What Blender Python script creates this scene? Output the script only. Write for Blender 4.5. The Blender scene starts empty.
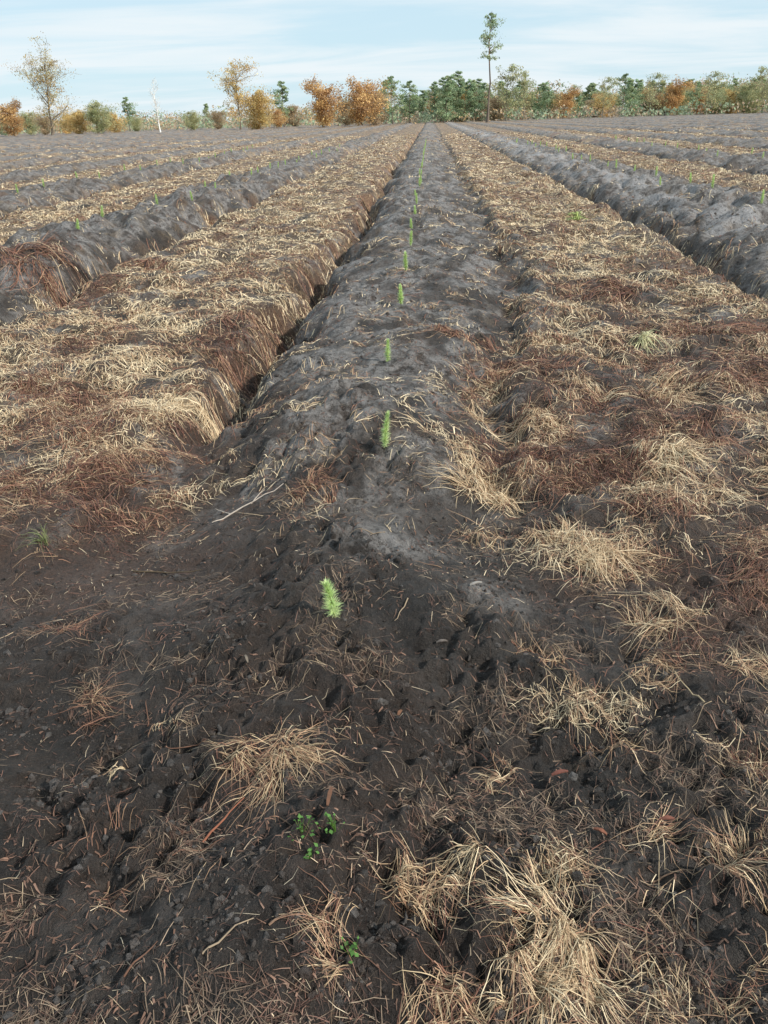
import bpy, math, random
import numpy as np
from mathutils import Matrix, Vector
random.seed(5); RNG=np.random.default_rng(11)
scene=bpy.context.scene
scene.view_settings.view_transform='Standard'
try: scene.view_settings.look='None'
except: pass
scene.view_settings.exposure=0
COL=scene.collection
# ---------------------------------------------------------------- helpers
_p=np.random.default_rng(3).permutation(256); _p=np.concatenate([_p,_p,_p])
_ga=np.random.default_rng(4).uniform(0,2*np.pi,256); _gx=np.cos(_ga); _gy=np.sin(_ga)
def perlin(x,y,seed=0):
    x=np.asarray(x,dtype=np.float64)+seed*17.37; y=np.asarray(y,dtype=np.float64)+seed*9.71
    xi=np.floor(x).astype(np.int64); yi=np.floor(y).astype(np.int64)
    fx=x-xi; fy=y-yi; xi&=255; yi&=255
    u=fx*fx*fx*(fx*(fx*6-15)+10); v=fy*fy*fy*(fy*(fy*6-15)+10)
    def g(ix,iy,dx,dy):
        h=_p[(_p[(ix+seed*7)&255]+iy)&255]
        return _gx[h]*dx+_gy[h]*dy
    a=g(xi,yi,fx,fy); b=g(xi+1,yi,fx-1,fy); c=g(xi,yi+1,fx,fy-1); d=g(xi+1,yi+1,fx-1,fy-1)
    return ((a+(b-a)*u)*(1-v)+(c+(d-c)*u)*v)*1.5
def fbm(x,y,o,seed=0,g=.5):
    s=0;a=1
    for i in range(o):
        s=s+a*perlin(x*2**i,y*2**i,seed+i); a*=g
    return s
def sst(a,b,x):
    t=np.clip((x-a)/(b-a),0,1); return t*t*(3-2*t)
def fast_mesh(name,verts,faces,cols=None,smooth=False,attr="tint"):
    verts=np.ascontiguousarray(verts,dtype=np.float32); faces=np.ascontiguousarray(faces,dtype=np.int32)
    me=bpy.data.meshes.new(name); k=faces.shape[1]; m=len(faces)
    me.vertices.add(len(verts)); me.vertices.foreach_set("co",verts.ravel())
    me.loops.add(m*k); me.loops.foreach_set("vertex_index",faces.ravel())
    me.polygons.add(m); me.polygons.foreach_set("loop_start",np.arange(0,m*k,k,dtype=np.int32))
    try: me.polygons.foreach_set("loop_total",np.full(m,k,dtype=np.int32))
    except Exception: pass
    me.polygons.foreach_set("use_smooth",np.full(m,smooth,dtype=bool))
    if cols is not None:
        ca=me.color_attributes.new(attr,'FLOAT_COLOR','POINT')
        c=np.ones((len(verts),4),dtype=np.float32); c[:,:cols.shape[1]]=cols
        ca.data.foreach_set("color",c.ravel())
    me.update(); me.validate()
    return me
def add_obj(name,me,loc=(0,0,0),parent=None,**props):
    o=bpy.data.objects.new(name,me); COL.objects.link(o); o.location=loc
    if parent is not None: o.parent=parent
    for k,v in props.items(): o[k]=v
    return o
# ---------------------------------------------------------------- terrain
def axis_x():
    r=[0.0]
    while r[-1]<1500: r.append(r[-1]+.0080+.0092*r[-1])
    r=np.array(r); return np.concatenate([-r[:0:-1],r])
def axis_y():
    r=list(np.arange(-3,.6,.12))+[.6]
    while r[-1]<2600: r.append(r[-1]+max(.0070,.0061*r[-1]))
    return np.array(r)
XS=axis_x(); YS=axis_y(); NX=len(XS); NY=len(YS)
X,Y=np.meshgrid(XS,YS); X=X.ravel(); Y=Y.ravel()
spc=np.maximum(np.maximum(.0070,.0061*np.abs(Y)),.0080+.0092*np.abs(X))
def octv(wl,seed,mode=0,sx=1.0,wp=0.0):
    f=np.clip(2.0-3.2*spc/wl,0,1)
    x=X/(wl*sx);y=Y/wl
    if wp: x=x+wp*WA; y=y+wp*WB
    n=perlin(x,y,seed)
    if mode==1: n=.42-np.abs(n)*1.6
    if mode==2: n=np.sqrt(np.abs(n)+.01)*1.5-.72
    return n*f
WA=perlin(X/.14,Y/.14,91); WB=perlin(X/.16,Y/.15,92)
RC=5.1; LC=-5.2; XR=RC-2.65; XL=LC+2.55
wx=X+.22*perlin(X/1.6,Y/1.3,1)+.11*perlin(X/.5,Y/.42,2)+.05*WA
d=np.where(X>XR,((wx-RC+2.65)%5.3)-2.65,np.where(X<XL,((wx-LC+2.55)%5.1)-2.55,wx+.28))
central=(X<=XR)&(X>=XL); rridge=(X>XR)&(X<RC+2.65)
hwR=np.where(central,.58+.60*sst(4,10,Y),np.where(X<0,.80,1.15))
hwL=np.where(central,.83,np.where(rridge,1.50,1.25))
hw=np.where(d<0,hwL,hwR); ad=np.abs(d)
# straw creeps raggedly over the right shoulder of the central ridge near the viewer
creep=np.where(central&(d>0),.24*sst(9,4,Y),0)
lsh=-.75*sst(-.6,-1.2,X)
nf=sst(2.6,4.4,Y+.5*perlin(X/.8,Y/.8,5)+lsh)
rh=np.where(rridge,.40,np.where(central,.28,.37))*(1+np.where(central,.28,.55)*perlin(X/1.7,Y/1.3,6))
rh=rh*(1-.25*sst(12,30,Y)*(~central))
pe=np.where(central&(d>0),2.1,3.2)
prof=np.exp(-(ad/(hw*1.02))**pe)
fur=np.exp(-((ad-hw-.19)/.18)**2)*np.where(central&(d>0),.0,np.where(central,.34*sst(3.4,5.8,Y)+.02,.26))*(1+.3*perlin(X/.6,Y/.6,7))*(1-.3*sst(12,30,Y)*(~central))
big=.10*perlin(X/.9,Y/.9,8)+.07*octv(.45,9)
cl=sst(-.4,.4,fbm(X/.6,Y/.6,2,93)); cl=.25+1.0*cl
mud=np.exp(-((X+1.35)/.45)**2-((Y-2.95)/.45)**2)
sm=1-.75*mud
fine=.013*octv(.075,12,2,wp=.1)+.017*octv(.05,13)+.013*octv(.033,12)+.009*octv(.021,14)
mid=cl*(.024*octv(.30,10,2,wp=.15)+.024*octv(.16,11,2,wp=.12)+.020*octv(.22,89,1,wp=.1)+.022*octv(.11,88))
clod=mid*np.where(central,.80,1)+(.3+cl)*fine*1.3; clodn=(mid*.90+(.35+.8*cl)*fine)*sm
farb=(.11*octv(.7,94,1)*sst(5,14,Y)+.10*octv(1.2,95)*sst(8,20,Y)+.09*octv(.5,87,2)*sst(5,12,Y))*(1-.2*sst(20,50,Y))*np.where(central,.6,1.15)
hum=.11*perlin(X/.7,Y/.8,15)+.08*octv(.3,16)+.05*octv(.12,17)
grassZ=.15
gm=sst(hw+.02,hw+.28,ad+creep+.34*perlin(X/.55,Y/.7,18)+.32*perlin(X/.18,Y/.2,19)+.5*octv(.9,97)*sst(8,22,Y))
bias=-.97+.55*sst(-.15,.6,X)+.06*sst(1.5,1.15,Y)*sst(-.2,.2,X)+.42*sst(.3,.9,X)*sst(1.9,2.8,Y)
gnear=sst(.0,.5,fbm(X/.22,Y/.22,4,20,.62)+bias)
nf2=sst(2.7,3.9,Y+.6*perlin(X/.5,Y/.5,23)+np.where(X>.1,.2,0)+lsh*.35)
G=gm*nf2+gnear*(1-nf2)
patch=fbm(X/.5,Y/.5,4,25,.65)
right=sst(.2,.9,X)*sst(3.2,2.4,X)*sst(14,6,Y)
G=G*np.clip(.94+.95*patch-.36*right-.15*(X<-1),.04,1)
G=np.maximum(G,.38*sst(.12,.5,fbm(X/.22,Y/.3,3,98))*nf)
G=G*(1-.95*np.exp(-(((X+.33)/.35)**2+((Y-2.55)/.35)**2)))
Zfar=rh*prof-fur+grassZ*sst(hw+.05,hw+.30,ad)+clod*(.55+.75*prof)+big*.50+farb*(.4+.8*prof)+hum*.55*gm
Znear=.12+.08*np.exp(-((X+.35)/.55)**2)+big*.60+clodn*1.1-.08*np.exp(-((X+1.25)/.4)**2)*sst(2.2,3.2,Y)
Z=Zfar*nf+Znear*(1-nf)
far=sst(60,160,Y)
Z=Z*(1-.3*far)
ash_sheen=sst(-.15,.55,fbm(X/.42,Y/.6,4,30,.6)+.60*prof*nf-.10)
ash_sheen=ash_sheen*(.12+.88*sst(2.2,4.2,Y))
ash_sheen=ash_sheen+.8*np.exp(-((X-.20)/.16)**2-((Y-2.6)/.12)**2)+.8*np.exp(-((X+.2)/.25)**2-((Y-2.95)/.12)**2)
ash_sheen=np.clip(ash_sheen+.35*prof*sst(12,25,Y),0,1)
ash_sheen=np.where(rridge,np.maximum(ash_sheen,1.5*prof**.7*sst(.5,-.4,d)*sst(-.6,.25,fbm(X/.6,Y/.8,3,33)+.15)),ash_sheen)  # left face of right ridge: pale crust plus sky sheen, put into colour
red=sst(.0,.7,fbm(X/1.1,Y/1.1,3,40)+.05)
red=np.clip(red*np.where(prof>.4,.4,1)*(.45+.55*sst(1.5,3,Y))+1.0*mud+1.0*np.exp(-((X+2.0)/1.0)**2-((Y-3.5)/.8)**2)+.5*sst(.3,1.2,X)*sst(9,4,Y)*sst(1.5,3,Y)+.8*np.exp(-((ad-hw-.4)/.30)**2)*(d<0)*central*nf,0,1)
M=np.stack([np.clip(G,0,1),ash_sheen,red],1)
Zg=Z.reshape(NY,NX); Gg=M[:,0].reshape(NY,NX); Rg=red.reshape(NY,NX)
idx=np.arange(NX*NY).reshape(NY,NX)
F=np.stack([idx[:-1,:-1],idx[:-1,1:],idx[1:,1:],idx[1:,:-1]],-1).reshape(-1,4)
gme=fast_mesh("ground",np.stack([X,Y,Z],1),F,M,smooth=True,attr="soil")
ground=add_obj("ground",gme,kind="structure",label="ploughed dark sandy field with long planting ridges and dry grass strips",category="ground")
print("verts",NX*NY)
del X,Y,wx,d,F
def samp(A,x,y):
    fx=np.clip(np.interp(x,XS,np.arange(NX)),0,NX-1.001); fy=np.clip(np.interp(y,YS,np.arange(NY)),0,NY-1.001)
    ix=fx.astype(int); iy=fy.astype(int); u=fx-ix; v=fy-iy
    return (A[iy,ix]*(1-u)+A[iy,ix+1]*u)*(1-v)+(A[iy+1,ix]*(1-u)+A[iy+1,ix+1]*u)*v
def gz(x,y): return float(samp(Zg,np.array([x]),np.array([y]))[0])
# ---------------------------------------------------------------- materials
def new_mat(name):
    m=bpy.data.materials.new(name); m.use_nodes=True
    nt=m.node_tree; b=nt.nodes["Principled BSDF"]; return m,nt,b
def N(nt,t,**kw):
    n=nt.nodes.new(t)
    for k,v in kw.items(): setattr(n,k,v)
    return n
def mixc(nt,fac,a,b):
    n=nt.nodes.new("ShaderNodeMix"); n.data_type='RGBA'
    for s,v in ((0,fac),(6,a),(7,b)):
        if isinstance(v,(int,float)): n.inputs[s].default_value=v
        elif isinstance(v,tuple): n.inputs[s].default_value=v+(1,) if len(v)==3 else v
        else: nt.links.new(v,n.inputs[s])
    return n.outputs[2]
def mth(nt,op,a,b=0.0,clamp=False):
    n=nt.nodes.new("ShaderNodeMath"); n.operation=op; n.use_clamp=clamp
    for i,v in enumerate((a,b)):
        if isinstance(v,(int,float)): n.inputs[i].default_value=v
        else: nt.links.new(v,n.inputs[i])
    return n.outputs[0]
def noise(nt,vec,scale,detail=4,rough=.55,dist=0.0):
    n=nt.nodes.new("ShaderNodeTexNoise"); n.inputs["Scale"].default_value=scale
    n.inputs["Detail"].default_value=detail; n.inputs["Roughness"].default_value=rough; n.inputs["Distortion"].default_value=dist
    nt.links.new(vec,n.inputs["Vector"]); return n.outputs[0]
def ramp(nt,v,a,b):
    n=nt.nodes.new("ShaderNodeMapRange"); n.interpolation_type='SMOOTHSTEP'
    nt.links.new(v,n.inputs[0]); n.inputs[1].default_value=a; n.inputs[2].default_value=b; return n.outputs[0]
m,nt,b=new_mat("ploughed_soil")
at=N(nt,"ShaderNodeAttribute",attribute_name="soil"); sp=N(nt,"ShaderNodeSeparateColor"); nt.links.new(at.outputs["Color"],sp.inputs[0])
g,a_,r_=sp.outputs
vec=N(nt,"ShaderNodeTexCoord").outputs["Object"]
cd=N(nt,"ShaderNodeSeparateXYZ"); nt.links.new(vec,cd.inputs[0])
n1=noise(nt,vec,3.0,8,.72); n2=noise(nt,vec,34,5,.78); n3=noise(nt,vec,210,2,.7); n4=noise(nt,vec,7,8,.74,.5)
soil=mixc(nt,ramp(nt,n1,.36,.64),(.021,.017,.015),(.084,.067,.057))
damp=mixc(nt,ramp(nt,n1,.38,.68),(.014,.0110,.0095),(.050,.037,.030))
soil=mixc(nt,ramp(nt,cd.outputs[1],1.6,3.8),damp,soil)
soil=mixc(nt,mth(nt,'MULTIPLY',r_,.62),soil,(.100,.053,.035))
af=mth(nt,'ADD',mth(nt,'MULTIPLY',a_,ramp(nt,n4,.37,.60)),mth(nt,'MAXIMUM',mth(nt,'SUBTRACT',a_,1.0),0.0),True)
ac=mixc(nt,mth(nt,'SUBTRACT',a_,.9,True),(.29,.272,.262),(.44,.44,.46))  # paler bluish tone is sky sheen painted into the right ridge's soil
soil=mixc(nt,af,soil,ac)
soil=mixc(nt,mth(nt,'MULTIPLY',ramp(nt,n2,.50,.64),.70),soil,(.013,.0105,.0095))
soil=mixc(nt,mth(nt,'MULTIPLY',ramp(nt,n3,.58,.74),.34),soil,(.25,.21,.18))
mp=N(nt,"ShaderNodeMapping"); mp.inputs["Scale"].default_value=(1,.5,1); nt.links.new(vec,mp.inputs[0])
ng=noise(nt,mp.outputs[0],20,6,.80,1.2); nb=noise(nt,vec,1.4,6,.72)
gc=mixc(nt,ramp(nt,ng,.38,.60),(.045,.026,.018),(.44,.32,.185))
gc=mixc(nt,mth(nt,'MULTIPLY',ramp(nt,nb,.44,.60),.65),gc,(.18,.085,.055))
farf=ramp(nt,cd.outputs[1],6,20)
gf=mth(nt,'MULTIPLY',g,mth(nt,'ADD',mth(nt,'MULTIPLY',farf,.60),.42),True)
gf=mth(nt,'MULTIPLY',gf,mth(nt,'MAXIMUM',ramp(nt,n1,.28,.48),mth(nt,'MULTIPLY',farf,.80)))
col=mixc(nt,gf,soil,gc)
nfar=noise(nt,mp.outputs[0],.8,9,.80,.6)
fc=mixc(nt,ramp(nt,nb,.44,.60),(.44,.31,.18),(.21,.11,.072))
col=mixc(nt,mth(nt,'MULTIPLY',mth(nt,'MULTIPLY',ramp(nt,nfar,.51,.57),ramp(nt,cd.outputs[1],22,60)),.62),col,fc)
nt.links.new(col,b.inputs["Base Color"]); b.inputs["Specular IOR Level"].default_value=.5
nt.links.new(mth(nt,'ADD',mth(nt,'MULTIPLY',ramp(nt,n4,.35,.6),.25),.47),b.inputs["Roughness"])
hsum=mth(nt,'ADD',mth(nt,'MULTIPLY',n2,.9),mth(nt,'ADD',mth(nt,'MULTIPLY',n3,.18),mth(nt,'MULTIPLY',n4,1.6)))
bp=N(nt,"ShaderNodeBump"); bp.inputs["Strength"].default_value=1.0; bp.inputs["Distance"].default_value=.055
nt.links.new(hsum,bp.inputs["Height"]); nt.links.new(bp.outputs[0],b.inputs["Normal"])
gme.materials.append(m); MAT_SOIL=m
def tint_mat(name,rough=.7,transl=0.0,spec=.25):
    m,nt,b=new_mat(name)
    at=N(nt,"ShaderNodeAttribute",attribute_name="tint")
    c=at.outputs["Color"]
    if name in("bark",):
        v=N(nt,"ShaderNodeTexCoord").outputs["Object"]
        c=mixc(nt,mth(nt,'MULTIPLY',ramp(nt,noise(nt,v,60,2),.4,.7),.3),c,(.04,.03,.02))
    nt.links.new(c,b.inputs["Base Color"]); b.inputs["Roughness"].default_value=rough; b.inputs["Specular IOR Level"].default_value=spec
    if transl>0:
        t=N(nt,"ShaderNodeBsdfTranslucent"); nt.links.new(c,t.inputs[0]); mx=N(nt,"ShaderNodeMixShader"); mx.inputs[0].default_value=transl
        nt.links.new(b.outputs[0],mx.inputs[1]); nt.links.new(t.outputs[0],mx.inputs[2]); nt.links.new(mx.outputs[0],nt.nodes["Material Output"].inputs[0])
    return m
MAT_GRASS=tint_mat("dry_grass_blades",.55,0,.3); MAT_LEAF=tint_mat("leaf_foliage",.6,.35); MAT_NEEDLE=tint_mat("seedling_needles",.5,.4)
MAT_BARK=tint_mat("bark",.85)
# ---------------------------------------------------------------- blades
STRAW=np.array([[.76,.63,.43],[.61,.465,.29],[.44,.30,.18],[.30,.165,.105],[.19,.080,.054],[.07,.038,.030]])
def blades(bx,by,ang,L,arch,w,col,K=4,curl=None,pw=.8):
    n=len(bx); t=np.linspace(0,1,K)[None,:]
    if curl is None: curl=np.zeros(n)
    a=ang[:,None]+curl[:,None]*t
    dx=np.cos(a); dy=np.sin(a)
    px=bx[:,None]+L[:,None]*t*dx; py=by[:,None]+L[:,None]*t*dy
    pz=samp(Zg,px,py)
    pz=pz+arch[:,None]*np.sin(np.pi*np.minimum(t*.92,1)**pw)+.003
    ww=w[:,None]*(1-.7*t**2)
    tw=RNG.uniform(-.7,.7,n)[:,None]
    ox=-dy*ww*np.cos(tw); oy=dx*ww*np.cos(tw); oz=ww*np.sin(tw)+0*t
    V=np.empty((n,K,2,3)); V[:,:,0]=np.stack([px-ox,py-oy,pz-oz],-1); V[:,:,1]=np.stack([px+ox,py+oy,pz+oz],-1)
    base=(np.arange(n)*K*2)[:,None]+ (np.arange(K-1)*2)[None,:]
    F=np.stack([base,base+1,base+3,base+2],-1).reshape(-1,4)
    C=np.repeat(col[:,None,:],K*2,1).reshape(-1,3)
    return V.reshape(-1,3),F,C
def join(parts):
    V=[];F=[];C=[];o=0
    for v,f,c in parts:
        V.append(v);F.append(f+o);C.append(c);o+=len(v)
    return np.concatenate(V),np.concatenate(F),np.concatenate(C)
def pick(n,lvl,sd=.9):
    i=np.clip(lvl+RNG.normal(0,sd,n),0,4.999); k=i.astype(int); f=(i-k)[:,None]
    c=STRAW[k]*(1-f)+STRAW[k+1]*f
    return c*RNG.uniform(.65,1.15,(n,1))
def scatter(n,y0,y1):
    y=np.exp(RNG.uniform(np.log(y0),np.log(y1),n)); hwid=.52*y+.55
    return RNG.uniform(-1,1,n)*hwid-.065*y,y
tx,ty=scatter(84000,.75,90)
keep=RNG.random(len(tx))<samp(Gg,tx,ty)**1.3
tx=tx[keep];ty=ty[keep]
per=12
n=len(tx)*per
ds=np.repeat(ty,per)
cx=np.repeat(tx,per)+RNG.normal(0,1,n)*(.030+.004*ds); cy=np.repeat(ty,per)+RNG.normal(0,1,n)*(.030+.004*ds)
comb=np.repeat(perlin(tx/.30,ty/.30,50)*8+RNG.normal(0,.8,len(tx)),per)
ang=comb+RNG.normal(0,.55,n)
big_=np.repeat(RNG.uniform(.4,1.25,len(tx)),per)
L=(.012+.15*RNG.random(n)**1.9)*big_*(1+.010*ds)*np.where(ds<2.3,.8,1.)
up=np.repeat(RNG.random(len(tx))**4,per)
arch=(.001+.009*RNG.random(n)+.05*up*RNG.random(n))*big_*(1+.012*ds)
w=np.maximum(.0007,.00032*ds)*RNG.uniform(.5,1.7,n)
rr_=sst(.2,.9,tx)*sst(3.4,2.6,tx)*sst(12,5,ty)
lv=np.repeat(2.2+2.6*perlin(tx/.7,ty/.9,51)+2.8*perlin(tx/.26,ty/.26,52)+2.1*perlin(tx/.09,ty/.09,53)+1.9*(samp(Rg,tx,ty)-.45)-(tx<-1.2)*.45*(ty>3.8)-.6*sst(7,12,ty)+.6*(ty<2.5)+.5*rr_,per)
parts=[blades(cx,cy,ang,L,arch,w,pick(n,lv,1.15),4,RNG.normal(0,.14,n))]
lx,ly=scatter(220000,.75,40)
gl=samp(Gg,lx,ly)
keep=RNG.random(len(lx))<(.08+.6*gl+.46*sst(.0,.5,perlin(lx/.3,ly/.3,60)+.6*perlin(lx/.1,ly/.1,61)))*np.where(ly<2.6,.72,1)
lx=lx[keep];ly=ly[keep];n=len(lx)
lvl=np.where(RNG.random(n)<np.where(ly<2.6,.12,.28),1.5,4.2)
cc=pick(n,lvl,.7); gr=cc.mean(1,keepdims=True)*np.array([[1.12,.98,.86]]); kk=np.where(ly<3,.3,.12)[:,None]; cc=cc*(1-kk)+gr*kk
parts.append(blades(lx,ly,RNG.uniform(0,6.28,n),(.006+.055*RNG.random(n)**2)*(1+.03*ly),RNG.uniform(.0,.004,n),np.maximum(.0006,.00028*ly)*RNG.uniform(.5,1.8,n),cc,3,RNG.normal(0,.2,n)))
tx,ty=scatter(8500,.8,4.2)
keep=RNG.random(len(tx))<sst(.05,.55,fbm(tx/.3,ty/.3,3,64)+.12*sst(-.3,.3,tx)); tx=tx[keep];ty=ty[keep]; n=len(tx)*7
cx=np.repeat(tx,7)+RNG.normal(0,.025,n); cy=np.repeat(ty,7)+RNG.normal(0,.025,n)
ang=np.repeat(RNG.uniform(0,6.28,len(tx)),7)+RNG.normal(0,.5,n)
base_=np.array([[.28,.21,.15],[.19,.135,.095],[.13,.085,.062],[.42,.32,.21],[.07,.048,.037]])
cc=base_[RNG.choice(5,n,p=[.2,.25,.27,.05,.23])]*RNG.uniform(.7,1.15,(n,1))
parts.append(blades(cx,cy,ang,.015+.09*RNG.random(n)**1.8,RNG.uniform(0,.004,n),RNG.uniform(.0005,.0011,n),cc,4,RNG.normal(0,.2,n)))
lx,ly=scatter(12000,.8,7)
keep=RNG.random(len(lx))<.2+.8*sst(-.1,.4,perlin(lx/.25,ly/.25,63)); lx=lx[keep];ly=ly[keep];n=len(lx)
cc=np.array([[.14,.08,.056]])*RNG.uniform(.4,1.5,(n,1))
parts.append(blades(lx,ly,RNG.uniform(0,6.28,n),RNG.uniform(.006,.028,n),RNG.uniform(0,.004,n),RNG.uniform(.0010,.0026,n)*(1+.1*ly),cc,3,RNG.normal(0,.3,n)))
v,f,c=join(parts)
gm_=fast_mesh("dry_grass",v,f,c); gm_.materials.append(MAT_GRASS)
add_obj("dry_grass",gm_,kind="stuff",label="matted dead straw-coloured moor grass and rusty litter",category="grass")
# ---------------------------------------------------------------- tufts as things
def tuft(name,x,y,r,nb,lvl,label,cat="grass tuft",group="dry grass tufts",h=1.0,neat=False):
    a=RNG.uniform(0,6.28,nb); rr=np.abs(RNG.normal(0,.42 if not neat else .2,nb))*r
    lean=random.uniform(0,6.28)
    sc=RNG.normal(0,.36*(0 if neat else 1),(6,2))*r; si=RNG.integers(0,6,nb)
    rr=rr*.55
    bx=x+np.cos(a)*rr*.9+sc[si,0]; by=y+np.sin(a)*rr*.7+sc[si,1]
    aa=np.where(RNG.random(nb)<.8,lean+.5*(si-2.5)+RNG.normal(0,.32,nb),RNG.uniform(0,6.28,nb))
    L=(.15+1.0*RNG.random(nb)**1.6)*r; arch=(.015+.17*RNG.random(nb)**2)*r*h
    w=np.full(nb,max(.0008,.00033*y))*RNG.uniform(.5,1.5,nb)
    v,f,c=blades(bx,by,aa,L,arch,w,pick(nb,lvl+1.9*RNG.random(nb)*(RNG.random(nb)<.55)),6,RNG.normal(0,.2,nb),.7)
    z=gz(x,y); v=v-np.array([x,y,z])
    me=fast_mesh(name,v,f,c); me.materials.append(MAT_GRASS)
    o=add_obj(name,me,(x,y,z),label=label,category=cat)
    if group: o["group"]=group
    return o
TL="bleached dead grass tuft flopped over dark soil"
for (x,y,r,nb,lv) in [(.25,1.30,.15,560,.7),(.30,1.17,.14,460,.9),(.20,1.10,.11,240,1.5),(-.05,1.28,.12,260,1.6),(-.50,1.70,.17,380,1.7),(-.40,1.66,.11,160,1.6),(.80,1.46,.16,330,1.5),(.20,1.74,.09,90,1.8),
    (1.24,4.0,.24,420,.1),(.32,3.75,.24,420,.8),(.68,2.95,.23,420,.9),(.55,3.1,.2,260,1.0),(.92,2.5,.22,300,1.2),(-.53,3.45,.20,260,3.0),(-1.5,5.0,.3,450,.4),(-.22,1.10,.12,140,2.2),
    (-.02,1.03,.14,200,1.8),(.62,1.12,.11,110,2.1),(1.75,3.6,.25,300,1.4),(1.55,5.2,.3,300,1.3),(-.92,1.72,.05,45,.6),(-.80,1.85,.06,45,1.4),(.75,2.2,.13,150,1.7),(.95,5.0,.28,300,1.2),(.6,4.6,.22,260,1.5),
    (-.85,1.35,.12,60,2.9),(-1.1,2.0,.14,100,2.9),(.48,1.95,.13,130,1.9),(1.15,2.2,.16,220,1.6),(.35,2.25,.12,90,2.3),(.30,4.9,.2,220,1.3),(.42,5.6,.2,200,2.0)]:
    tuft("dry_grass_tuft",x,y,r,nb,lv,TL)
for (x,y,r,nb) in [(.21,6.3,.22,300),(-5.1,9.7,.8,500),(-3.6,10.9,.5,300),(1.6,4.4,.3,260),(-1.35,2.35,.14,120),(2.3,6.6,.5,400),(1.9,8.3,.5,350),(-1.6,6.2,.3,250),(2.0,5.5,.4,300),(1.1,3.4,.25,260),(1.4,2.9,.25,260),(.8,5.7,.3,260),(-1.8,3.8,.4,400),(-2.3,3.5,.4,300),(-2.0,4.6,.4,300),(-2.9,5.5,.4,300),(-1.7,7.4,.4,300),(.55,4.1,.2,220)]:
    tuft("rusty_heather_clump",x,y,r,nb,3.4,"rusty reddish-brown dead heather clump on dark soil","heather clump","dead heather clumps",.7)
tuft("orange_fern_clump",1.07,6.4,.17,220,2.8,"orange-brown dead fern clump on dark soil","fern clump",None,1.3)
def green_tuft(name,x,y,r,nb,c0,label):
    o=tuft(name,x,y,r,nb,1,label,"plant","small green plants",h=2.6,neat=True)
    ca=o.data.color_attributes["tint"]; k=len(ca.data)
    c=np.ones((k,4),dtype=np.float32); c[:,:3]=np.array(c0)*np.repeat(RNG.uniform(.6,1.3,k//12),12)[:,None]; ca.data.foreach_set("color",c.ravel())
green_tuft("green_grass_clump",2.5,14.5,.30,110,(.38,.46,.16),"bright green living grass clump among dead grass")
green_tuft("green_grass_clump",1.67,6.36,.22,120,(.58,.56,.32),"pale green living grass clump among dead grass")
green_tuft("green_grass_clump",-1.75,3.1,.12,45,(.16,.19,.07),"small olive green grass clump on brown soil")
# ---------------------------------------------------------------- leafy weeds
def weed(x,y,s,nl):
    V=[];F=[];C=[];z=gz(x,y)
    for i in range(nl):
        a=random.uniform(0,6.28); rr=random.uniform(.1,1)*s; px=math.cos(a)*rr; py=math.sin(a)*rr*.7; pz=random.uniform(.01,.035)
        l=random.uniform(.007,.016); wd=l*.36; th=random.uniform(0,6.28); up=random.uniform(-.2,.7)
        dv=Vector((math.cos(th)*math.cos(up),math.sin(th)*math.cos(up),math.sin(up))); sd=Vector((-math.sin(th),math.cos(th),0))
        p=Vector((px,py,pz)); k=len(V)
        for q in (p,p+dv*l*.4+sd*wd,p+dv*l,p+dv*l*.4-sd*wd): V.append(q[:])
        F.append((k,k+1,k+2,k+3)); cc=random.uniform(.6,1.3); C+= [(.13*cc,.28*cc,.07*cc)]*4
        k=len(V); e=Vector((px*.2,py*.2,0))
        for q in (e,p,p+Vector((.001,.001,0)),e+Vector((.0012,.001,0))): V.append(q[:])
        F.append((k,k+1,k+2,k+3)); C+=[(.06,.12,.02)]*4
    me=fast_mesh("green_weed",np.array(V),np.array(F),np.array(C)); me.materials.append(MAT_NEEDLE)
    add_obj("green_weed",me,(x,y,z),label="small leafy green weed sprouting from litter",category="weed",group="small green weeds")
for x,y,s,nl in [(-.31,1.36,.05,20),(-.23,1.38,.035,14),(-.17,1.10,.04,12),(-.28,1.30,.03,8)]: weed(x,y,s,nl)
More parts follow.
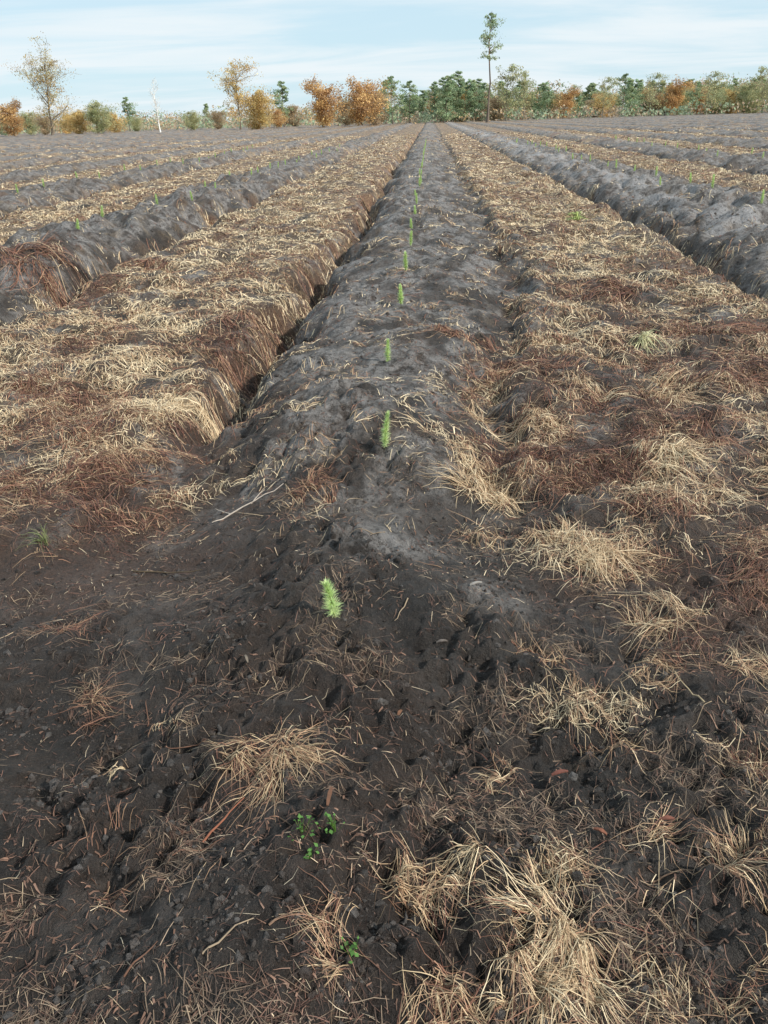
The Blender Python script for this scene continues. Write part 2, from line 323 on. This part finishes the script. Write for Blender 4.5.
# ---------------------------------------------------------------- tubes / sticks
def tube(pts,rad,seg=6):
    pts=[Vector(p) for p in pts]; V=[];F=[]
    for i,p in enumerate(pts):
        t=(pts[min(i+1,len(pts)-1)]-pts[max(i-1,0)]).normalized()
        s=t.cross(Vector((0,0,1)) if abs(t.z)<.9 else Vector((1,0,0))).normalized(); u=s.cross(t)
        for k in range(seg):
            a=2*math.pi*k/seg; V.append((p+(s*math.cos(a)+u*math.sin(a))*rad[i])[:])
    for i in range(len(pts)-1):
        for k in range(seg):
            k2=(k+1)%seg; F.append((i*seg+k,i*seg+k2,(i+1)*seg+k2,(i+1)*seg+k))
    return np.array(V),np.array(F)
def stick(name,x,y,ang,L,r,color,label,fork=False,raise_=.02):
    parts=[]
    def run(x0,y0,a,l,r,n=7):
        pts=[];rad=[]
        for i in range(n):
            t=i/(n-1); px=x0+math.cos(a)*l*t+random.uniform(-1,1)*l*.02; py=y0+math.sin(a)*l*t+random.uniform(-1,1)*l*.02
            pts.append((px-x,py-y,max(gz(px,py),gz(x0,y0)-.02)+r+raise_*t)); rad.append(r*(1-.6*t))
        z=gz(x,y); pts=[(p[0],p[1],p[2]-z) for p in pts]
        v,f=tube(pts,rad); parts.append((v,f,np.tile(np.array(color),(len(v),1))))
    run(x,y,ang,L,r)
    if fork:
        run(x+math.cos(ang)*L*.1,y+math.sin(ang)*L*.1,ang+2.2,L*.35,r*.7); run(x+math.cos(ang)*L*.45,y+math.sin(ang)*L*.45,ang+.7,L*.35,r*.6); run(x,y,ang+3.6,L*.25,r*.8)
    v,f,c=join(parts); me=fast_mesh(name,v,f,c,True); me.materials.append(MAT_BARK)
    add_obj(name,me,(x,y,gz(x,y)),label=label,category="stick",group="fallen sticks")
stick("stick",-1.0,3.42,.35,.30,.0042,(.50,.43,.37),"pale forked twig lying on dark soil",True)
stick("stick",-.57,1.40,.95,.14,.0035,(.26,.10,.06),"thin reddish twig lying on dark soil")
stick("stick",-1.30,2.95,-.25,.35,.004,(.11,.08,.05),"dark thin root lying on brown soil")
stick("stick",.85,2.0,1.9,.16,.003,(.45,.35,.22),"straw-coloured stalk lying on dark soil")
for i in range(56):
    y=math.exp(random.uniform(0,1.7)); x=random.uniform(-.5*y-.2,.5*y+.2)
    stick("stick",x,y,random.uniform(0,6.28),random.uniform(.04,.16),random.uniform(.0012,.003),random.choice([(.15,.08,.055),(.30,.23,.16),(.08,.055,.04),(.20,.13,.09)]),"short dry twig lying on dark soil",raise_=.005)
for x,y,a,l,c in [(-.26,1.46,1.5,.06,(.16,.08,.05)),(.34,1.70,.3,.05,(.16,.06,.045)),(.42,1.50,-.6,.035,(.2,.08,.05)),(.02,2.3,.2,.04,(.15,.13,.12)),(.6,1.55,.1,.04,(.18,.07,.05)),(-.6,2.1,2.,.04,(.18,.15,.12)),(.15,2.6,.4,.05,(.3,.28,.26)),(-.1,1.9,1.2,.03,(.2,.1,.06)),(.3,2.3,2.4,.04,(.14,.07,.05))]:
    n=6; V=[];F=[]
    for i in range(n):
        t=i/(n-1); w_=.005*math.sin(math.pi*(.15+.7*t))*random.uniform(.8,1.2); px=math.cos(a)*l*t; py=math.sin(a)*l*t
        for s in (-1,1):
            for zz in (0,.004): V.append((px-math.sin(a)*w_*s,py+math.cos(a)*w_*s,.008+zz+.006*math.sin(3*t)))
    for i in range(n-1):
        k=i*4; q=k+4
        F+=[(k,k+1,q+1,q),(k+1,k+3,q+3,q+1),(k+3,k+2,q+2,q+3),(k+2,k,q,q+2)]
    F+=[(0,2,3,1),(4*n-4,4*n-3,4*n-1,4*n-2)]
    me=fast_mesh("bark_chip",np.array(V),np.array(F),np.tile(np.array(c),(len(V),1))); me.materials.append(MAT_BARK)
    add_obj("bark_chip",me,(x,y,gz(x,y)),label="small curled brown bark chip on soil",category="bark chip",group="bark chips")
# ---------------------------------------------------------------- soil crumbs
nC=48000
cx,cy=scatter(nC,.8,16); keep=RNG.random(nC)<(1.0-.8*samp(Gg,cx,cy))*sst(-.25,.4,perlin(cx/.25,cy/.25,66)); cx=cx[keep];cy=cy[keep]; nC=len(cx)
ph=(1+5**.5)/2
ico=np.array([(-1,ph,0),(1,ph,0),(-1,-ph,0),(1,-ph,0),(0,-1,ph),(0,1,ph),(0,-1,-ph),(0,1,-ph),(ph,0,-1),(ph,0,1),(-ph,0,-1),(-ph,0,1)])/1.9
icf=np.array([(0,11,5),(0,5,1),(0,1,7),(0,7,10),(0,10,11),(1,5,9),(5,11,4),(11,10,2),(10,7,6),(7,1,8),(3,9,4),(3,4,2),(3,2,6),(3,6,8),(3,8,9),(4,9,5),(2,4,11),(6,2,10),(8,6,7),(9,8,1)])
sz=(.0020+.010*RNG.random(nC)**4.5)*(1+.10*cy)
S=ico[None]*sz[:,None,None]*RNG.uniform(.6,1.5,(nC,1,3))*RNG.uniform(.6,1.3,(nC,12,1))
zc=samp(Zg,cx,cy)
S=S+np.stack([cx,cy,zc-sz*.15],-1)[:,None,:]
Fc=(icf[None]+(np.arange(nC)*12)[:,None,None]).reshape(-1,3)
me=fast_mesh("soil_crumbs",S.reshape(-1,3),Fc,np.repeat(np.stack([np.zeros(nC),RNG.uniform(0,.6,nC),RNG.uniform(0,.6,nC)],1),12,0),False,attr="soil"); me.materials.append(MAT_SOIL)
add_obj("soil_crumbs",me,kind="stuff",label="loose crumbs and clods of dark sandy soil",category="soil")
# ---------------------------------------------------------------- pine seedlings
def seedling_meshes(seed,h,spread,nn,wd):
    R=random.Random(seed); bend=R.uniform(-.02,.02)
    pts=[(bend*t*t,R.uniform(-.002,.002),h*.95*t-.01) for t in [i/6 for i in range(7)]]
    v,f=tube(pts,[.0025*(1-.5*i/6) for i in range(7)],6)
    st=fast_mesh("stem",v,f,np.tile(np.array([.26,.30,.14]),(len(v),1)),True); st.materials.append(MAT_BARK)
    V=[];F=[];C=[]
    for i in range(nn):
        t=R.uniform(.05,1)**.85; a=R.uniform(0,6.28); el=R.uniform(.15,.75)+.7*t**3
        l=spread*R.uniform(.6,1.15)*(1-.3*t)*(1.1 if t>.2 else .8)
        dv=Vector((math.cos(a)*math.cos(el),math.sin(a)*math.cos(el),math.sin(el))); sd=Vector((-math.sin(a),math.cos(a),0))*wd
        p=Vector((bend*t*t,0,h*.92*t)); k=len(V); mid=p+dv*l*.5; tip=p+dv*l+Vector((0,0,-.003))
        for q in (p-sd,p+sd,mid+sd,mid-sd,tip+sd*.2,tip-sd*.2): V.append(q[:])
        F+=[(k,k+1,k+2,k+3),(k+3,k+2,k+4,k+5)]
        cc=R.uniform(.7,1.1); y_=R.random()
        C+=[((.68+.12*y_)*cc,(.86+.04*y_)*cc,.46*cc)]*6
    nd=fast_mesh("needles",np.array(V),np.array(F),np.array(C)); nd.materials.append(MAT_NEEDLE)
    return st,nd
SV=[seedling_meshes(1,.16,.042,520,.0013),seedling_meshes(2,.22,.036,620,.0015),seedling_meshes(3,.20,.038,420,.0026),seedling_meshes(4,.19,.042,380,.0042),seedling_meshes(5,.21,.045,380,.0048)]
def seedling(x,y,var,s=1.0,tilt=0):
    st,nd=SV[var]; z=gz(x,y)
    rot=(random.uniform(-.06,.06),random.uniform(-.06,.06)+tilt,random.uniform(0,6.28) if var else 0)
    e=bpy.data.objects.new("pine_seedling",None); COL.objects.link(e); e.empty_display_size=.1
    e.location=(x,y,z-.003); e.rotation_euler=rot; e.scale=(s,s,s)
    e["label"]="small bright green pine seedling planted in dark ridge"; e["category"]="seedling"; e["group"]="pine seedlings planted along the ridges"
    for nme,me in (("stem",st),("needles",nd)):
        o=bpy.data.objects.new(nme,me); COL.objects.link(o); o.parent=e
def crest(c,y,w=.45):
    xs=np.linspace(c-w,c+w,19); z=samp(Zg,xs,np.full(19,y))-.10*((xs-c)/w)**2
    return float(xs[int(np.argmax(z))])
seedling(-.335,2.33,0,1.0,0.0); seedling(-.24,3.92,1,1.0,.03); seedling(-.30,5.5,2,.9); seedling(-.27,7.35,3,1.0)
y=9.15
while y<60:
    seedling(crest(-.26,y,.12),y,random.choice([3,4]),random.uniform(.92,1.08)*(1 if y<25 else .9)); y+=1.85+random.uniform(-.06,.06)
for c,y0,y1 in [(LC,11.8,50),(RC-.1,13.0,50),(LC-5.1,21,52),(RC+5.3,22,52)]:
    y=y0
    while y<y1:
        seedling(crest(c,y),y,random.choice([3,4]),random.uniform(.95,1.15)); y+=1.85+random.uniform(-.15,.15)
# ---------------------------------------------------------------- trees
def leaves(P,size,cols):
    n=len(P); a=RNG.normal(size=(n,3)); a/=np.linalg.norm(a,axis=1)[:,None]; b_=RNG.normal(size=(n,3)); b_=np.cross(a,b_); b_/=np.linalg.norm(b_,axis=1)[:,None]
    s=(size*RNG.uniform(.5,1.3,n))[:,None]
    V=np.stack([P-a*s,P-b_*s*.6,P+a*s,P+b_*s*.6],1).reshape(-1,3); F=np.arange(4*n).reshape(-1,4)
    return V,F,np.repeat(cols,4,0)
PAL={"orange":np.array([[.70,.44,.19],[.58,.36,.16],[.76,.52,.23],[.44,.27,.15]]),
     "gold":np.array([[.76,.58,.24],[.66,.48,.21],[.62,.42,.18],[.76,.62,.29]]),
     "goldgreen":np.array([[.60,.47,.21],[.50,.42,.20],[.54,.37,.16],[.44,.40,.20]]),
     "brown":np.array([[.48,.36,.24],[.42,.32,.21],[.54,.41,.25],[.42,.36,.24]]),
     "yellowgreen":np.array([[.50,.50,.27],[.42,.46,.25],[.56,.51,.27],[.38,.42,.24]]),
     "green":np.array([[.32,.44,.26],[.39,.50,.28],[.28,.38,.24],[.45,.51,.30]])}
def make_tree(kind,seed,H,W,pal,dens,leaf=.3,clear=.15,bark=(.10,.08,.06),nl=14):
    R=random.Random(seed); parts=[]; tips=[]
    pts=[];rad=[];x=y=0
    for i in range(9):
        t=i/8; pts.append((x,y,H*(.96 if kind not in("oak","open") else .82)*t-.15)); rad.append(max(.03,H*.012*(1-.88*t)+ (.008*H if i==0 else 0))); x+=R.uniform(-1,1)*H*.014; y+=R.uniform(-1,1)*H*.014
    v,f=tube(pts,rad,7); parts.append((v,f))
    for i in range(nl):
        t=clear+(.97-clear)*(i+R.random())/nl; k=t*8; j=min(int(k),7); u=k-j
        p=Vector(pts[j]).lerp(Vector(pts[j+1]),u); a=R.uniform(0,6.28)
        if kind=="pine": l=W*.5*(1.05-t)**.55*R.uniform(.45,1.15); el=R.uniform(.0,.5)
        elif kind=="tallpine": l=W*.5*math.sin(math.pi*min(1,(t-clear)/(1-clear)*.8+.2))*R.uniform(.35,1.15); el=R.uniform(-.1,.7)
        elif kind=="birch": l=W*.5*(1.15-t)**.7*R.uniform(.7,1.1); el=R.uniform(.6,1.1)
        elif kind=="open": l=W*.66*math.sqrt(max(.1,1-((t-.5)/.62)**2))*R.uniform(.4,1.15); el=R.uniform(.35,1.1)
        else: l=W*.5*math.sqrt(max(.1,1-((t-.45)/.62)**2))*R.uniform(.5,1.2); el=R.uniform(.1,.8)
        q=[];rr=[]
        for s in range(5):
            u2=s/4; q.append((p+Vector((math.cos(a)*math.cos(el),math.sin(a)*math.cos(el),math.sin(el)+(.25*u2 if kind=='birch' else 0)))*l*u2+Vector((R.uniform(-1,1),R.uniform(-1,1),R.uniform(-1,1)))*l*.05*s/2)[:]); rr.append(max(.018 if kind!="birch" else .03,H*.0042*(1-.8*u2)))
        v,f=tube(q,rr,4); parts.append((v,f))
        for s in (2,3,4): tips.append((Vector(q[s]),l))
        if kind=="oak": tips.append((Vector(q[1]),l))
        for s in range(6 if kind in("birch","open") else 3):
            o=Vector(q[R.randint(1,4)]); dd=Vector((R.uniform(-1,1),R.uniform(-1,1),R.uniform(-.1,1))).normalized()*l*R.uniform(.25,.5)
            rb=.03 if kind=="birch" else .022
            v,f=tube([o[:],(o+dd*.5)[:],(o+dd)[:]],[rb,rb*.75,rb*.55],3); parts.append((v,f)); tips.append((o+dd,l))
    V=[];F=[];o=0
    for v,f in parts: V.append(v);F.append(f+o);o+=len(v)
    V=np.concatenate(V);F=np.concatenate(F)
    cb=np.tile(np.array(bark),(len(V),1))*(1+.3*RNG.normal(0,1,(len(V),1)).clip(-1,1))
    if kind=="tallpine": cb*=np.where(V[:,2:3]>H*.5,np.array([[1.7,1.2,.9]]),1)
    tr=fast_mesh("trunk",V,F,cb,True); tr.materials.append(MAT_BARK)
    if dens==0: return tr,None
    P=[];Cc=[];pl=PAL[pal]
    per=dens/len(tips)
    for tp,l in tips:
        s=max(.30,l*(.22 if kind!="open" else .13)); lo,hi=(.2,1.8) if kind!="open" else (0,2.4)
        k=R.randint(int(per*lo),int(per*hi)+1)
        if kind=="open" and R.random()<.25: k=int(k*.15)
        g_=RNG.normal(0,1,(k,3)); g_=g_/np.maximum(1,np.linalg.norm(g_,axis=1)[:,None]/1.6)
        pp=np.array(tp[:])+g_*np.array([s,s,s*(.45 if 'pine' in kind else .75)])
        pp[:,2]=np.maximum(pp[:,2],.1)
        base=pl[R.randint(0,3)]; sh=R.uniform(.65,1.2)
        P.append(pp); Cc.append(base[None]*sh*RNG.uniform(.8,1.15,(k,1)))
    v,f,c=leaves(np.concatenate(P),leaf,np.concatenate(Cc))
    cr=fast_mesh("crown",v,f,c); cr.materials.append(MAT_LEAF)
    return tr,cr
def tree_obj(name,tm,u,D,s=1.0,sz=1.0,label="",group=None,cat="tree"):
    be=math.atan((u-430)/888.0); x=D*math.tan(be); y=D
    e=bpy.data.objects.new(name,None); COL.objects.link(e); e.location=(x,y,gz(x,y)-.05); e.rotation_euler=(0,0,random.uniform(0,6.28)); e.scale=(s,s,s*sz)
    e["label"]=label; e["category"]=cat
    if group: e["group"]=group
    for nme,me in (("trunk",tm[0]),("crown",tm[1])):
        if me is None: continue
        o=bpy.data.objects.new(nme,me); COL.objects.link(o); o.parent=e
birchy=make_tree("open",7,17,11,"goldgreen",6500,.15,.10,(.17,.14,.11),32)
sparse=make_tree("open",8,14,8.5,"gold",4600,.15,.15,(.15,.12,.09),24)
bare=make_tree("birch",3,11.5,5,"brown",0,.2,.12,(.80,.79,.76),28)
tall=make_tree("tallpine",4,23,6.2,"green",1900,.18,.56,(.15,.12,.10),22)
oaks=[make_tree("oak",10+i,9,10,p,9500,.18,.04,(.14,.11,.09),26) for i,p in enumerate(["orange","gold","brown","orange","yellowgreen"])]
pines=[make_tree("pine",20+i,10.5,6.5,"green",5000,.18,.05,(.13,.10,.08),30) for i in range(3)]
lpines=[make_tree("tallpine",30+i,11.5,6,"green",3400,.18,.22,(.15,.12,.10),24) for i in range(2)]
thin=make_tree("open",40,11,6,"yellowgreen",1900,.16,.15,(.24,.22,.18),18)
tree_obj("sparse_birch_tree",birchy,42,195,1,1,"tall spreading tree with yellow-green and golden leaves")
tree_obj("bare_birch_tree",bare,155,190,1,.95,"bare white-barked birch tree at field edge")
tree_obj("sparse_oak_tree",sparse,238,195,1,1,"half-bare tree with sparse golden autumn leaves")
tree_obj("tall_pine_tree",tall,487,205,1,1,"tall lone pine with long bare trunk and tufted top")
G1="autumn oak trees at the field edge"; G2="pine trees at the field edge"; G3="thin young birches at the field edge"
OL=["rounded orange autumn oak at field edge","golden yellow autumn oak at field edge","brown-leaved autumn oak at field edge","rounded orange autumn oak at field edge","yellow-green turning oak at field edge"]
def oak(u,D,i,s,sz=1): tree_obj("autumn_oak_tree",oaks[i],u,D,s,sz,OL[i],G1)
def pine(u,D,s,sz=1):
    if random.random()<.5: tree_obj("pine_tree",random.choice(lpines),u,D,s,sz,"slender green pine with bare lower trunk",G2)
    else: tree_obj("pine_tree",random.choice(pines),u,D,s,sz,"dense green young pine at field edge",G2)
for a in [(322,200,0,1.0),(258,200,1,.9),(362,205,3,1.05),(376,215,2,.85),(90,200,4,.75),(72,205,1,.6),(2,195,0,.75),(108,215,1,.55),(60,225,1,.55),(20,220,4,.6),(35,210,2,.5),(190,225,4,.5),(215,230,2,.5),(292,235,2,.6),(130,230,4,.4),(345,235,2,.7),(275,225,3,.5),(565,255,0,.8),(600,260,1,.7),(640,265,3,.8),(690,260,0,.85),(720,250,1,.7),(745,255,2,.9)]: oak(*a)
for a in [(124,240,.8),(283,230,1.0),(393,235,1.05),(386,250,1.1),(-8,220,.6),(205,270,.7),(410,240,.95),(-20,240,.9),(446,235,1.1),(458,245,1.15),(470,240,1.0),(435,250,.95),(500,250,1.0),(478,255,1.0)]: pine(*a)
u=402
while u<800:
    D=random.uniform(240,305); r=random.random()
    if r<.52: pine(u,D,random.uniform(.6,1.1),random.uniform(.85,1.05))
    elif r<.85: oak(u,D,random.choice([0,2,4,2,4,1]),random.uniform(.6,.9),random.uniform(.85,1.15))
    else: tree_obj("thin_birch_tree",thin,u,D,random.uniform(.8,1.1),1,"thin half-bare young birch at field edge",G3)
    u+=random.uniform(2.5,6.5)
for u,s in ((505,1.3),(522,1.15),(645,1.0),(600,.95),(700,1.0)): tree_obj("thin_birch_tree",thin,u,238,s,1,"thin half-bare young birch at field edge",G3)
n=66000; be=RNG.uniform(-.62,.62,n); D=RNG.uniform(290,345,n); D[:20000]=RNG.uniform(232,290,20000)
xx=D*np.tan(be); hmax=6.6+3.6*perlin(xx/9,D*0+3,70)+2.6*perlin(xx/3.2,D*0,71)+1.8*sst(-20,40,xx)-2.4*sst(-20,-60,xx); hmax[:20000]=2.8+2.0*perlin(xx[:20000]/5,D[:20000]/30,75)
hmax=np.maximum(hmax,1.4)
zz=hmax*RNG.random(n)**.7; kind=perlin(xx/5,D/25,72)+RNG.normal(0,.12,n)
allp=[PAL["brown"],PAL["green"],PAL["orange"]]
ki=np.where(kind>.16,2,np.where(kind>-.05,0,1)); ki[(ki==2)&(RNG.random(n)<.5)]=0; ri=RNG.integers(0,4,n)
cc=np.stack(allp)[ki,ri]*RNG.uniform(.8,1.1,(n,1))*.85+np.array([.05,.06,.07])  # bluish haze of distance blended into the leaf colours
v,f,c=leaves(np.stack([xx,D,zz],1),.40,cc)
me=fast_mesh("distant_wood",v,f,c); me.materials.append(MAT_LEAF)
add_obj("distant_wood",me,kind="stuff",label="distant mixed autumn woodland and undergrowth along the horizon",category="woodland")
# ---------------------------------------------------------------- sky & light
SUN_EL=math.radians(35); SUN_AZ=math.radians(115)
w=bpy.data.worlds.new("World"); scene.world=w; w.use_nodes=True; nt=w.node_tree
bg=nt.nodes["Background"]
sky=N(nt,"ShaderNodeTexSky"); sky.sky_type='NISHITA'; sky.sun_disc=False; sky.sun_elevation=SUN_EL; sky.sun_rotation=SUN_AZ; sky.air_density=1.0; sky.dust_density=.4; sky.ozone_density=1.5
tc=N(nt,"ShaderNodeTexCoord"); sx=N(nt,"ShaderNodeSeparateXYZ"); nt.links.new(tc.outputs["Generated"],sx.inputs[0])
zz_=mth(nt,'ADD',mth(nt,'MAXIMUM',sx.outputs[2],0.0),.10)
cx_=mth(nt,'DIVIDE',sx.outputs[0],zz_); cy_=mth(nt,'DIVIDE',sx.outputs[1],zz_)
cb=N(nt,"ShaderNodeCombineXYZ"); nt.links.new(mth(nt,'MULTIPLY',cx_,.38),cb.inputs[0]); nt.links.new(mth(nt,'MULTIPLY',cy_,.80),cb.inputs[1])
cn=noise(nt,cb.outputs[0],1.3,8,.56,.6); cf=ramp(nt,cn,.34,.66)
base=mixc(nt,.86,sky.outputs[0],(4.05,5.4,6.2))
skc=mixc(nt,mth(nt,'MULTIPLY',cf,.85),base,(5.9,6.3,6.5))
nt.links.new(skc,bg.inputs[0]); bg.inputs[1].default_value=.15
sd=bpy.data.lights.new("sun",'SUN'); sd.energy=5.0; sd.angle=math.radians(2.5); sd.color=(1,.93,.82)
so=bpy.data.objects.new("sun",sd); COL.objects.link(so)
dirv=Vector((math.sin(SUN_AZ)*math.cos(SUN_EL),math.cos(SUN_AZ)*math.cos(SUN_EL),math.sin(SUN_EL)))
so.rotation_euler=dirv.to_track_quat('Z','Y').to_euler(); so.location=(30,-20,40)
# ---------------------------------------------------------------- camera
cam=bpy.data.cameras.new("camera"); co=bpy.data.objects.new("camera",cam); COL.objects.link(co); scene.camera=co
cam.sensor_fit='VERTICAL'; cam.sensor_height=36; cam.lens=28; cam.clip_end=6000; cam.clip_start=.05
co.matrix_world=Matrix.Translation((0,0,1.82))@Matrix.Rotation(math.radians(3.72),4,'Z')@Matrix.Rotation(math.radians(90-26.36),4,'X')@Matrix.Rotation(math.radians(-1.7),4,'Z')
